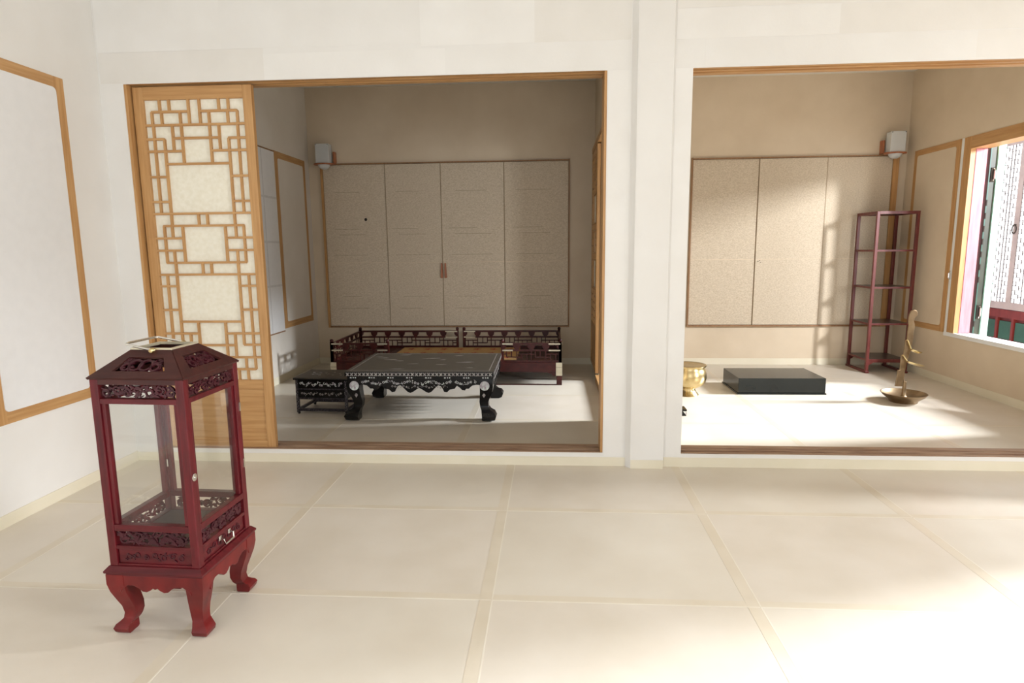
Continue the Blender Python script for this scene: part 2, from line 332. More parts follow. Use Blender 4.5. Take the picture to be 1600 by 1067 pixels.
framed_panel('window_3', 'pine framed paper panel between rack and open window', WR, -1, 2.345, 3.03, .462, 2.165, .06, 'wall_in')
# sliding paper window beside window_2, backlit lattice silhouette painted as faint grey strips
w4 = thing('window_4', 'white paper window with lattice showing faintly through it', 'window', kind='structure')
box('window_paper', 'whitepaper', w4, BL-.005, BL+.003, 1.20, 2.335, .49, 2.175)
for y in (1.45, 1.75, 2.06): box('lattice_bar', 'paperline', w4, BL, BL+.0036, y, y+.02, .49, 2.175)
for z in (.92, 1.33, 1.74): box('lattice_bar', 'paperline', w4, BL, BL+.0034, 1.2, 2.335, z, z+.02)
for z in (.478, 2.175): box('frame_rail', 'darkwood', w4, BL-.005, BL+.006, 1.2, 2.335, z, z+.012)

# ------------------------------------------------------------------ closet panels on the back wall
def closet(n0, xs, z0, z1, labels, wood_left, wood_right, steps):
    f = thing('trim_%d' % n0, 'thin wooden frame around the closet panels ' + ('behind the daybeds' if xs[0] < 0 else 'behind the tall rack'), 'frame', kind='structure')
    box('frame_rail', 'darkwood', f, xs[0]-.012, xs[-1]+.012, BK-.028, BK, z1, z1+.013); box('frame_rail', 'darkwood', f, xs[0]-.012, xs[-1]+.012, BK-.028, BK, z0-.016, z0)
    box('frame_stile', wood_left[1], f, xs[0]-wood_left[0], xs[0], BK-.03, BK, z0-.016, z1+.018); box('frame_stile', wood_right[1], f, xs[-1], xs[-1]+wood_right[0], BK-.03, BK, z0-.016, z1+.018)
    for i in range(len(xs)-1):
        d = thing('door_%d' % (n0+i), labels[i], 'door', kind='structure')
        y = BK - steps[i]
        x0, x1 = xs[i]+.001, xs[i+1]-.001
        box('panel_paper', 'panelpaper', d, x0+.004, x1-.004, y, BK, z0+.004, z1-.004)
        box('panel_edge', 'fold', d, x0, x0+.004, y-.001, BK, z0, z1); box('panel_edge', 'fold', d, x1-.004, x1, y-.001, BK, z0, z1)
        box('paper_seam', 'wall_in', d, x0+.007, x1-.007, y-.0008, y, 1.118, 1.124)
        rnd = random.Random(n0*10+i)
        if xs[0] < 0:
            wd_ = x1-x0
            for fx, z, fl_ in ((.2, 1.87, .58), (.12, 1.48, .66), (.18, 1.42, .6), (.14, 1.2, .7), (.25, .75, .5), (.2, .62, .6)):
                a = x0+wd_*(fx+rnd.uniform(-.03, .05)); box('lattice_mark', 'ghost', d, a, a+wd_*fl_*rnd.uniform(.6, 1), y-.0006, y, z, z+.006)
        yield d, y
L = list(closet(20, [-2.5, -1.823, -1.225, -.551, .128], .427, 2.16,
    ['speckled paper closet panel with a dark spot below the corner lamp', 'speckled paper closet panel with a wooden pull on its right edge',
     'speckled paper closet panel with a wooden pull on its left edge', 'speckled paper closet panel ending beside the dividing wall'], (.022, 'pine'), (.012, 'darkwood'), (.012, .02, .022, .012)))
MB().lathe([(.001, -.001), (.014, 0), (.016, .001), (.001, .0015)], n=12).build('dark_spot', 'hole', L[0][0], loc=(-2.053, L[0][1], 1.584), rot=(PI/2, 0, 0))
for k, x in ((1, -1.238), (2, -1.192)):
    y = L[k][1]
    MB().prism([(-.012, -.08), (.014, -.08), (.010, .08), (-.004, .08)], 0, .02, lambda a, b, h: (x+a*(1 if k == 1 else -1), y-h, 1.03+b)).build('door_pull', 'lampwood', L[k][0], .002)
R = list(closet(30, [1.405, 2.075, 2.752, 3.39], .428, 2.143,
    ['plain beige closet panel behind the brass bowl', 'plain beige closet panel behind the black lacquer box', 'beige closet panel half hidden by the tall rack'], (.014, 'darkwood'), (.055, 'pine'), (.012, .02, .016)))
for dx, dz in ((.03, 0), (.055, -.012), (.045, .01)):
    MB().lathe([(.001, 0), (.005, .0005), (.001, .001)], n=8).build('nail_hole', 'hole', R[1][0], loc=(2.075+dx, R[1][1], 1.10+dz), rot=(PI/2, 0, 0))

# ------------------------------------------------------------------ window opening on the right wall and what lies beyond
w5 = thing('window_5', 'open window with pine frame and white sash tracks beside the rack', 'window', kind='structure')
box('jamb', 'pine', w5, WR-.006, WR+.035, 2.205, 2.298, .47, 2.165); box('sash_edge', 'pvc', w5, WR-.004, WR+.06, 2.300, 2.333, .47, 2.165)
box('jamb', 'pine', w5, WR-.006, WX, .70, .78, .47, 2.165)
box('head', 'pine_y', w5, WR-.006, WX, .78, 2.205, 2.062, 2.165)
for k, (a, b) in enumerate(((-.008, .02), (.036, .058), (.074, .096), (.112, .15))):
    box('sill_track', 'pvc', w5, WR+a, WR+b, .70, 2.335, .435, .47)
box('sill_base', 'pvc', w5, WR-.004, WX, .70, 2.335, .435, .45)
hk = MB().tube([(0, 0, 0), (-.012, 0, -.02), (-.012, 0, -.06), (0, 0, -.075)], .006).build('latch', 'steel', w5, loc=(WR-.01, 2.317, 1.02))
w5b = thing('window_6', 'narrow yard window of the front room nearest the partition', 'window', kind='structure')
for a, b, c, e in ((-1.7, -1.62, .46, 2.165), (-.48, -.4, .46, 2.165), (-1.62, -.48, 2.08, 2.165), (-1.62, -.48, .46, .5)): box('frame_piece', 'pine', w5b, WR-.004, WX, a, b, c, e)
w5c = thing('window_8', 'unseen wide yard window added to light the front room', 'window', kind='structure')  # unseen window added to bring side light into the front room
for a, b, c, e in ((-4.4, -4.32, .46, 2.165), (-2.38, -2.3, .46, 2.165), (-4.32, -2.38, 2.08, 2.165), (-4.32, -2.38, .46, .5)): box('frame_piece', 'pine', w5c, WR-.004, WX, a, b, c, e)
# outer face of the window: faded red post and an opened green shutter edge
struct(MB().box(3.567, 3.662, 2.20, 2.334, .471, 2.061).build('trim_9', 'pink', bevel=.004), 'faded red painted post outside the open window', 'trim')
sh = thing('window_7', 'opened outside shutter with pale green edge and dark hinges', 'shutter', kind='structure')
box('shutter_board', 'olive', sh, 3.683, 3.742, 2.20, 2.24, .36, 2.10); box('shutter_edge', 'green', sh, 3.742, 3.800, 2.185, 2.235, .36, 2.11)
box('shutter_strip', 'dgreen', sh, 3.684, 3.694, 2.196, 2.2005, .36, 2.10)
for z in (.66, 1.84):
    box('hinge', 'hole', sh, 3.70, 3.735, 2.192, 2.2005, z-.06, z+.06)
    MB().tube([(3.722, 2.195, z-.05), (3.722, 2.178, z-.035), (3.722, 2.178, z+.035), (3.722, 2.195, z+.05)], .007).build('hinge_pin', 'steel', sh)
for k in range(9): box('hinge_leaf', 'hole', sh, 3.684, 3.693, 2.192, 2.197, .42+k*.11 + (.28 if k > 1 else 0), .47+k*.11 + (.28 if k > 1 else 0))

EX = 4.9
ex = MB(); ex.box(EX, EX+.12, 2.445, 5.4, 2.40, 2.85); ex.box(EX+.02, EX+.10, 2.445, 5.4, -.3, .545)
exo = struct(ex.build('wall_exterior', 'extred'), 'dark red wooden outer wall beyond the open window', 'wall')
box('rail', 'extred', exo, EX-.015, EX+.02, 2.445, 5.4, .455, .545); box('rail', 'extred', exo, EX-.015, EX+.02, 2.445, 5.4, .12, .21)
for k in range(12):
    y = 2.46+k*.235
    box('green_panel', 'dgreen', exo, EX-.004, EX+.021, y+.03, y+.205, .225, .42); box('panel_post', 'extred', exo, EX-.015, EX+.02, y-.012, y+.018, .21, .455)
struct(MB().box(WX, 9, -6, 6, -.4, -.3).build('floor_yard', 'floor'), 'pale sandy yard outside the windows', 'ground')
struct(MB().box(WX, EX, 5.3, 5.4, -.1, 2.62).build('wall_corridor_end', 'extred'), 'dark red end wall of the yard beyond the window', 'wall')
def brick_lattice(y0, y1, z0, z1):
    """interlocking basket lattice of short thin bars"""
    b = MB(); s = .046; t = .0055; ny = int((y1-y0)/s); nz = int((z1-z0)/s)
    for i in range(ny+1):
        for j in range(nz+1):
            y = y0+i*s; z = z0+j*s; k = (i+2*j) % 4 if j % 2 == 0 else (i+2*j+1) % 4
            if k in (0, 1): b.box(y*0+EX-.012, EX-.004, y, min(y+s*1.02, y1), z-t/2, z+t/2)
            if k in (1, 2, 3): b.box(EX-.012, EX-.004, y-t/2, y+t/2, z, min(z+s*1.02, z1))
            if k == 2 and j % 2: b.box(EX-.012, EX-.004, y, min(y+s, y1), z+s/2-t/2, z+s/2+t/2)
    return b
n = 0
for k, yc in enumerate([4.30, 3.77, 3.24, 2.71, 2.18]):
    if k == 4: break
    wnd = thing('window_%d' % (40+k), ['lattice window leaf at the far end of the outer wall', 'bright lattice window leaf seen past the green shutter', 'bright lattice window leaf with an iron ring handle', 'bright lattice window leaf at the free end of the outer wall'][k], 'window', kind='structure')
    y0, y1 = yc-.265, yc+.265
    for a, b in ((y0, y0+.035), (y1-.035, y1)): box('stile', 'mauve', wnd, EX-.014, EX+.03, a, b, .55, 2.40)
    for a, b in ((.55, .625), (2.30, 2.40)): box('rail', 'mauve', wnd, EX-.013, EX+.03, y0+.035, y1-.035, a, b)
    box('window_paper', 'glow', wnd, EX-.002, EX+.004, y0+.035, y1-.035, .625, 2.30)
    lt = brick_lattice(y0+.035, y1-.035, .625, 2.30).build('lattice', 'latt', wnd); lt['kind'] = 'stuff'
    if k == 2:
        MB().tube([(EX-.03, y1+.0+.03*math.cos(a)-.0, 1.41+.045*math.sin(a)) for a in [2*PI*i/16 for i in range(16)]], .006, closed=True).build('ring_handle', 'hole', wnd)
        MB().tube([(EX-.035, y1, 1.455), (EX, y1, 1.455)], .008).build('ring_post', 'hole', wnd)
hook = MB().tube([(EX-.02, 3.60, 2.45), (EX-.07, 3.60, 2.43), (EX-.07, 3.60, 2.37), (EX-.03, 3.58, 2.34)], .012).build('hook', 'hole', exo)

# ------------------------------------------------------------------ carved openwork
def leaf(b, cx, cz, L_, w, a, d0, d1, fn):
    pts = [(-L_/2, 0), (-L_*.15, w/2), (L_*.2, w*.42), (L_/2, 0), (L_*.2, -w*.3), (-L_*.15, -w/2)]
    b.prism([(cx+x*math.cos(a)-z*math.sin(a), cz+x*math.sin(a)+z*math.cos(a)) for x, z in pts], d0, d1, fn)
def ring(b, cx, cz, r, t, fn, d0, d1, n=12, ez=1):
    for i in range(n):
        a0, a1 = 2*PI*i/n, 2*PI*(i+1)/n
        q = [(cx+rr_*math.cos(a), cz+rr_*math.sin(a)*ez) for rr_, a in ((r-t, a0), (r+t, a0), (r+t, a1), (r-t, a1))]
        b.prism(q, d0, d1, fn)
def fretwork(w, h, seed, n, fn, th=.006, size=1.0):
    """scrolling leaf openwork filling w x h, centred"""
    r = random.Random(seed); b = MB()
    k = max(3, int(w/(h*.85)))
    for i in range(k):
        cx = -w/2+(i+.5)*w/k
        ring(b, cx, (h*.1 if i % 2 else -h*.1), h*.26, h*.055, fn, 0, th, 10)
    for i in range(n):
        L_ = h*r.uniform(.35, .6)*size; x = r.uniform(-w/2+L_*.4, w/2-L_*.4); z = r.uniform(-h/2+h*.1, h/2-h*.1)
        a = r.uniform(-.9, .9) + (PI/2 if abs(z) > h*.3 and r.random() < .2 else 0)
        z = max(-h/2+L_*.5*abs(math.sin(a)), min(h/2-L_*.5*abs(math.sin(a)), z))
        leaf(b, x, z, L_, h*r.uniform(.12, .2), a, r.uniform(-.001, .001), th+r.uniform(-.001, .002), fn)
    return b

# ------------------------------------------------------------------ red display lantern
def cabriole(b, cx, cy, sx, sy, prof):
    """prof: (z, outward offset, half width)"""
    b.loft([[(cx+sx*(o+w*qx*1.0), cy+sy*(o+w*qy), z) for qx, qy in ((1, 1), (-1, 1), (-1, -1), (1, -1))] for z, o, w in prof])
LN = thing('display_lantern', 'tall red lacquer glass lantern with carved openwork on curved legs', 'lantern', (-1.333, -1.498, 0), -.032)
A = .155
legp = [(0, .000, .020), (.006, .002, .0245), (.020, .004, .0265), (.032, .001, .0235), (.038, -.006, .0215), (.046, -.012, .0195), (.064, -.016, .0205), (.09, -.014, .0225), (.12, -.007, .0255), (.15, .000, .028), (.18, .0035, .030), (.214, .0035, .030)]
for sx in (-1, 1):
    for sy in (-1, 1):
        b = MB(); cabriole(b, sx*.133, sy*.133, sx, sy, legp); b.build('leg', 'redbright', LN, .002, True)
def side(k, a, b_, h):
    """side k: a along the side, b_ height, h outward distance from axis"""
    c, s = [(1, 0), (0, 1), (-1, 0), (0, -1)][k]            # along-direction
    return (a*c+h*s, a*s-h*c, b_)
ap = [(-.125, .212), (.125, .212)]
half = [(.122, .150), (.112, .166), (.095, .178), (.075, .178), (.058, .170), (.044, .158), (.030, .156), (.016, .163), (.008, .170), (0, .166)]
ap = ap[:1]+ap[1:]+half+[(-x, z) for x, z in half[::-1][1:]]
ap_o = None
for k in range(4):
    MB().prism(ap, .148, .165, lambda a, b_, h: side(k, a, b_, h)).build('apron', 'redbright', LN, .002)
b = MB(); b.box(-.166, .166, -.166, .166, .212, .219); b.loft([[(x*q, y*q, z) for x, y in ((-1,-1),(1,-1),(1,1),(-1,1))] for z, q in ((.219, .170), (.226, .171), (.233, .165), (.241, .158))]); b.build('waist_molding', 'red_h', LN, .001)
for sx in (-1, 1):
    for sy in (-1, 1):
        box('post', 'red', LN, sx*(A-.027), sx*A, sy*(A-.027), sy*A, .240, .866, .002)
IN = A-.027
for k in range(4):
    P_ = lambda b_, nm, mt, a0, a1, z0, z1, h0, h1, bev=0: MB().prism([(a0, z0), (a1, z0), (a1, z1), (a0, z1)], h0, h1, lambda a, q, h: side(k, a, q, h)).build(nm, mt, LN, bev)
    P_(0, 'lower_rail', 'red_h', -IN, IN, .240, .248, .128, A-.002)
    dr = P_(0, 'drawer_front' if k == 1 else 'lower_panel', 'red_h', -IN+.004, IN-.004, .248, .298, .125, A-.007)
    cv = fretwork(.21, .032, 5+k, 26, lambda a, q, h: side(k, a, .273+q, A-.0075+h), .0025, .7).build('relief_carving', 'carve', LN); cv['kind'] = 'stuff'
    P_(0, 'middle_rail', 'red_h', -IN, IN, .298, .310, .128, A-.001, .001)
    cv = fretwork(.252, .05, 15+k, 95 if k < 2 else 48, lambda a, q, h: side(k, a, .335+q, A-.012+h)).build('carved_openwork', 'carve' if k < 2 else 'red', LN); cv['kind'] = 'stuff'
    P_(0, 'upper_rail', 'red_h', -IN, IN, .360, .382, .130, A-.001, .0015)
    P_(0, 'eave_rail', 'red_h', -IN, IN, .783, .800, .130, A-.001, .0015)
    cv = fretwork(.252, .042, 25+k, 85, lambda a, q, h: side(k, a, .8225+q, A-.012+h)).build('carved_openwork', 'carve', LN); cv['kind'] = 'stuff'
    P_(0, 'eave_rail', 'redroof', -IN, IN, .845, .866, .130, A-.001)
    for s in (-1, 1): P_(0, 'glass_bead', 'red', s*IN if s < 0 else IN-.014, -IN+.014 if s < 0 else IN, .382, .783, A-.022, A-.006, .001)
    P_(0, 'glass_pane', 'glass', -IN+.012, IN-.012, .384, .781, A-.015, A-.013)
box('tray_floor', 'shelf', LN, -.13, .13, -.13, .13, .299, .309)
# roof: four sloping boards with a fret hole each
AP, TP, Z0, Z1 = .160, .069, .866, .942
def slope(k, s, t, h):
    """s along the edge, t 0..1 up the slope, h outward normal"""
    q = AP+(TP-AP)*t; z = Z0+(Z1-Z0)*t; nl = math.hypot(AP-TP, Z1-Z0)
    return side(k, s, z+h*(AP-TP)/nl, q+h*(Z1-Z0)/nl)
for k in range(4):
    out = [(-AP, 0), (AP, 0), (TP, 1), (-TP, 1)]; inn = [(-.088, .24), (.088, .24), (.058, .72), (-.058, .72)]
    if True:
        b = MB(); vs = []
        for h in (-.006, .002):
            vs += [slope(k, s, t, h) for s, t in out] + [slope(k, s, t, h) for s, t in inn]
        fs = []
        for i in range(4):
            j = (i+1) % 4
            fs += [(i, j, 4+j, 4+i), (8+i, 8+j, 12+j, 12+i), (i, j, 8+j, 8+i), (4+i, 4+j, 12+j, 12+i)]
        b.add(vs, fs).build('roof_board', 'redroof', LN)
    fb = MB(); fn = lambda a, q, h: slope(k, a, .48+q/.119, -.005+h)
    for cx, r_ in ((-.022, .021), (.012, .021), (-.052, .013), (.045, .014)): ring(fb, cx, -.002 if abs(cx) < .03 else -.010, r_, .0032, fn, 0, .006, 14)
    rnd = random.Random(70+k)
    for i in range(26 if k % 2 == 0 else 60):
        q = rnd.uniform(-.024, .024); x = rnd.choice((-1, 1))*rnd.uniform(.0 if k % 2 else .03, .072-.25*(q+.028)); leaf(fb, x, q, .02, .006, rnd.uniform(-1.2, 1.2), 0, .005, fn)
    fb.build('roof_openwork', 'carve', LN)['kind'] = 'stuff'
b = MB()
for k in range(4): b.prism([(-.071, 0), (.071, 0), (.060, 1), (-.060, 1)], .940, .948, lambda a, t, h: side(k, a, h, .071-.011*t))
b.build('top_rim', 'palebrass', LN)
for s in (-1, 1):
    MB().lathe([(.001, -.010), (.007, -.008), (.010, 0), (.007, .008), (.001, .010)], n=14).build('handle_knob', 'brass', LN, smooth=True, loc=(.01, s*.080, .942), rot=(PI/2, 0, 0))
MB().tube([(.01, -.085, .945), (-.03, -.084, .952), (-.078, -.078, .962), (-.082, -.06, .9635), (-.082, .06, .9635), (-.078, .078, .962), (-.03, .084, .952), (.01, .085, .945)], .004).build('bail_handle', 'steel', LN, smooth=True)
# fittings: round lock plate, hinges, drawer handle (drawer side faces +x, k = 1)
MB().lathe([(.012, 0), (.0125, .002), (.010, .003), (.004, .0025), (.003, .006), (.001, .006)], n=18).build('lock_plate', 'steel', LN, smooth=True, loc=(A, -A+.014, .545), rot=(0, PI/2, 0))
for z in (.49, .70): box('hinge', 'steel', LN, A-.001, A+.003, A-.012, A-.004, z-.016, z+.016)
for z in (.49,): box('hinge', 'steel', LN, -A+.024, -A+.032, A-.031, A-.027, z-.014, z+.014)
MB().tube([(A-.006, -.028, .283), (A+.010, -.028, .281), (A+.013, -.026, .262), (A+.013, .026, .262), (A+.010, .028, .281), (A-.006, .028, .283)], .0034).build('drawer_handle', 'steel', LN, smooth=True)
for s in (-1, 1): box('handle_plate', 'steel', LN, A-.008, A-.002, s*.028-.007, s*.028+.007, .275, .292, .001)

# ------------------------------------------------------------------ black lacquer table with pearl inlay
TB = thing('low_table', 'large black lacquer low table with mother-of-pearl inlay and curved legs', 'table', (-1.024, 1.285, 0), .009)
HX, HY = .547, .40
box('top', 'blacktop', TB, -HX, HX, -HY, HY, .368, .375); box('top_edge', 'black', TB, -HX-.003, HX+.003, -HY-.003, HY+.003, .340, .3685, .003)
box('waist', 'black', TB, -HX+.012, HX-.012, -HY+.012, HY-.012, .312, .341)
for x0, x1, y0, y1 in ((-HX+.03, HX-.03, -HY+.03, -HY+.034), (-HX+.03, HX-.03, HY-.034, HY-.03), (-HX+.03, -HX+.034, -HY+.034, HY-.034), (HX-.034, HX-.03, -HY+.034, HY-.034)):
    box('inlay_line', 'pearlgrey', TB, x0, x1, y0, y1, .3745, .3755)
rnd = random.Random(3); b = MB()
for i in range(16):
    x, y = rnd.uniform(-.47, .47), rnd.uniform(-.32, .32); l = rnd.uniform(.02, .06)
    b.prism([(x-l, y), (x-l*.3, y+.008), (x+l*.5, y+.012), (x+l, y+.004), (x+l*.3, y-.004)], .3748, .3756, lambda a, q, h: (a, q, h))
b.build('top_inlay', 'pearlgrey', TB)['kind'] = 'stuff'
for sgn, fnm in ((-1, 'front'), (1, 'back')):
    b = MB(); n = 36
    for i in range(n):
        x = -HX+.006+(i+.5)*(2*HX-.012)/n; w = (2*HX-.012)/n*.5
        for s in (-1, 1):
            b.prism([(x-w*.95, .354-s*.011), (x-w*.95+.010, .354-s*.0118), (x+w*.95, .354+s*.011), (x+w*.95-.010, .354+s*.0118)], .0, .0012, lambda a, q, h: (a, sgn*(HY+.0026+h), q))
        b.prism([(x-.007, .354), (x, .3595), (x+.007, .354), (x, .3485)], 0, .0014, lambda a, q, h: (a, sgn*(HY+.0026+h), q))
    b.build('lattice_inlay', 'pearlgrey', TB)['kind'] = 'stuff'
b = MB(); n = 26
for i in range(n):
    y = -HY+.006+(i+.5)*(2*HY-.012)/n; w = (2*HY-.012)/n*.5
    for s in (-1, 1):
        b.prism([(y-w*.95, .354-s*.011), (y-w*.95+.004, .354-s*.0118), (y+w*.95, .354+s*.011), (y+w*.95-.004, .354+s*.0118)], 0, .0012, lambda a, q, h: (HX+.0026+h, a, q))
b.build('lattice_inlay', 'pearlgrey', TB)['kind'] = 'stuff'
b = MB()
for i in range(8):
    x = -.49+i*.14
    for dx, r_ in ((-.018, .006), (0, .004), (.016, .005)): b.box(x+dx-r_, x+dx+r_, -HY+.0108, -HY+.0125, .322, .331)
b.build('dot_inlay', 'pearl', TB)['kind'] = 'stuff'
hp = [(.505, .20), (.488, .245), (.462, .268), (.425, .276), (.39, .268), (.365, .245), (.345, .245), (.338, .232), (.315, .236), (.30, .252), (.278, .268), (.262, .245), (.225, .238), (.205, .218), (.182, .222), (.175, .24), (.16, .264), (.14, .27), (.115, .248), (.09, .222), (.068, .212), (.045, .222), (.022, .238), (0, .25)]
apt = [(-.505, .315), (.505, .315)]+hp+[(-x, z) for x, z in hp[::-1][1:]]
for s in (-1, 1):
    MB().prism(apt, HY-.032, HY-.010, lambda a, q, h: (a, s*h, q)).build('apron', 'black', TB, .0015)
    MB().prism([(a*.69, q) for a, q in apt], HX-.032, HX-.010, lambda a, q, h: (s*h, a, q)).build('apron', 'black', TB, .0015)
tl = [(0, .010, .033), (.012, .020, .048), (.04, .026, .052), (.068, .016, .046), (.082, .000, .034), (.10, -.012, .031), (.14, -.016, .033), (.18, -.006, .038), (.22, .004, .045), (.26, .008, .048), (.315, .006, .046)]
for sx in (-1, 1):
    for sy in (-1, 1):
        b = MB(); cabriole(b, sx*(HX-.06), sy*(HY-.06), sx, sy, tl); lg = b.build('leg', 'black', TB, .003, True)
        if sy < 0:
            MB().lathe([(.034, 0), (.035, .002), (.001, .0035)], n=24).build('pearl_medallion', 'pearl', lg, loc=(sx*(HX-.064), -(HY-.06+.055), .268), rot=(PI/2, 0, 0))
            MB().prism([(-.012, 0), (0, .02), (.012, 0), (0, -.02)], 0, .003, lambda a, q, h: (sx*(HX-.072)+a, -(HY-.06+.047)-h+.006, .195+q)).build('pearl_diamond', 'pearlgrey', lg)
def floral(seed, x0, x1, zc, amp, n, sz, fn):
    r = random.Random(seed); b = MB()
    for i in range(n):
        t = (i+.5)/n; x = x0+(x1-x0)*t; z = zc+amp*math.sin(t*34)*.5
        kind = i % 4
        if kind == 0: ring(b, x, z, sz*.6, sz*.14, fn, 0, .0014, 8)
        elif kind == 1:
            for q in range(5): leaf(b, x+math.cos(q*1.257)*sz*.5, z+math.sin(q*1.257)*sz*.5, sz*.9, sz*.4, q*1.257, 0, .0014, fn)
        else:
            for q in range(3): leaf(b, x+r.uniform(-1, 1)*sz, z+r.uniform(-1, 1)*sz*.8, sz*1.3, sz*.32, r.uniform(0, 3.1), 0, .0014, fn)
    return b
floral(1, -.43, .43, .290, .018, 44, .0125, lambda a, q, h: (a, -(HY-.0100)-h, q)).build('apron_inlay', 'pearl', TB)['kind'] = 'stuff'
floral(2, -.21, .21, .258, .012, 20, .010, lambda a, q, h: (a, -(HY-.0100)-h, q)).build('apron_inlay', 'pearlgrey', TB)['kind'] = 'stuff'
floral(6, -.28, .28, .285, .018, 26, .0125, lambda a, q, h: ((HX-.0100)+h, a, q)).build('apron_inlay', 'pearlgrey', TB)['kind'] = 'stuff'

# ------------------------------------------------------------------ small inlaid drawer table beside it
ST = thing('small_drawer_table', 'small black inlaid lacquer drawer stand beside the low table', 'table', (-1.815, 1.21, 0), -.05)
sx_, sy_ = .205, .155
box('top', 'blacktop', ST, -sx_-.012, sx_+.012, -sy_-.012, sy_+.012, .279, .289, .002); box('top_edge', 'black', ST, -sx_-.011, sx_+.011, -sy_-.011, sy_+.011, .272, .280)
for a in (-1, 1):
    for c in (-1, 1): box('leg', 'inlaydark', ST, a*sx_, a*(sx_-.02), c*sy_, c*(sy_-.02), .012, .272, .001)
bd = box('drawer_case', 'black', ST, -sx_+.004, sx_-.004, -sy_+.006, sy_-.006, .122, .272)
df = box('drawer', 'black', ST, -sx_+.022, sx_-.022, -sy_+.002, -sy_+.02, .135, .190, .001)
box('rail', 'inlaydark', ST, -sx_+.02, sx_-.02, -sy_+.001, -sy_+.02, .194, .204); box('rail', 'inlaydark', ST, -sx_+.02, sx_-.02, -sy_+.001, -sy_+.02, .118, .130)
box('upper_panel', 'black', ST, -sx_+.02, sx_-.02, -sy_+.003, -sy_+.02, .204, .268)
for c in (-1, 1):
    box('base_rail', 'inlaydark', ST, -sx_, sx_, c*sy_, c*(sy_-.02), .024, .044, .001); box('base_rail', 'inlaydark', ST, c*sx_, c*(sx_-.02), -sy_+.02, sy_-.02, .024, .044, .001)
    for a in (-1, 1): MB().lathe([(.006, 0), (.010, .004), (.010, .01), (.006, .014)], n=10).build('foot', 'black', ST, loc=(a*(sx_-.012), c*(sy_-.012), 0))
floral(11, -.17, .17, .238, .02, 26, .012, lambda a, q, h: (a, -sy_+.003-h, q)).build('panel_inlay', 'pearl', ST)['kind'] = 'stuff'
floral(12, -.165, .165, .162, .012, 18, .011, lambda a, q, h: (a, -sy_+.002-h, q)).build('drawer_inlay', 'pearlgrey', ST)['kind'] = 'stuff'
floral(13, -.15, .15, 0, .1, 14, .013, lambda a, q, h: (a, q, .2888+h)).build('top_inlay', 'pearlgrey', ST)['kind'] = 'stuff'
b = MB(); r = random.Random(8)
for a in (-1, 1):
    for i in range(22):
        z = .03+i*.011; x = a*(sx_-.010)+r.uniform(-.006, .006); b.box(x-.002, x+.002, -sy_-.0010, -sy_+.001, z, z+.005)
b.build('leg_inlay', 'pearlgrey', ST)['kind'] = 'stuff'

# ------------------------------------------------------------------ pair of railed daybeds
def rail(par, p0, p1, n_cup, sw, base=.215):
    """balustrade from p0 to p1 (xy): posts with caps, rails, cup balusters and a lattice below"""
    p0, p1 = Vector((*p0, 0)), Vector((*p1, 0)); d = p1-p0; L_ = d.length; d.normalize(); nn = Vector((-d.y, d.x, 0))
    fn = lambda a, z, h: tuple(p0+d*a+nn*h+Vector((0, 0, z)))
    def bar(nm, a0, a1, z0, z1, t, mt='bedwood'): return MB().prism([(a0, z0), (a1, z0), (a1, z1), (a0, z1)], -t, t, fn).build(nm, mt, par)
    for a in (0, L_):
        bar('post', a-.013, a+.013, base-.005, .405, .013)
        q = p0+d*a; MB().lathe([(.013, 0), (.016, .006), (.017, .016), (.011, .027), (.001, .030)], n=14).build('post_cap', 'bedwood', par, smooth=True, loc=(q.x, q.y, .403))
    bar('top_rail', .013, L_-.013, .378, .396, .009); bar('middle_rail', .013, L_-.013, .318, .334, .009); bar('bottom_rail', .013, L_-.013, base-.002, .232, .008)
    for i in range(n_cup+1):
        a = L_*i/n_cup; w0, w1 = .014, .036
        lo, hi = max(a-w1, .013), min(a+w1, L_-.013); lo2, hi2 = max(a-w0, .013), min(a+w0, L_-.013)
        MB().prism([(lo2, .334), (hi2, .334), (hi-.006 if hi < L_-.02 else hi, .352), (hi, .378), (lo, .378), (lo+.006 if lo > .02 else lo, .352)], -.006, .006, fn).build('cup_baluster', 'bedwood', par)
    t = .0045
    for i in range(n_cup):
        a = L_*i/n_cup; w = L_/n_cup; z0, z1 = .232, .318; zm1, zm2 = .262, .290
        bar('lattice_bar', max(a, .013)-t, max(a, .013)+t, z0, z1, .004)
        q = a+w*(.38 if i % 2 else .30), a+w*(.72 if i % 2 else .66)
        if i % 2: bar('lattice_bar', a, q[1], zm1-t, zm1+t, .0036); bar('lattice_bar', q[0]-t, q[0]+t, zm1, z1, .004); bar('lattice_bar', q[1]-t, q[1]+t, zm1, z1, .004); bar('lattice_bar', q[1], a+w, zm2-t, zm2+t, .0036)
        else: bar('lattice_bar', a, a+w, zm2-t, zm2+t, .0036); bar('lattice_bar', q[0]-t, q[0]+t, z0, zm2, .004); bar('lattice_bar', q[1]-t, q[1]+t, z0, zm2, .004); bar('lattice_bar', q[1], a+w, zm1-t, zm1+t, .0036)
    for a0, a1 in sw:
        for z in (.387, .326): bar('brass_strap', a0*L_ if a0 <= 1 else a0, a1*L_, z-.006, z+.006, .0155, 'palebrass')
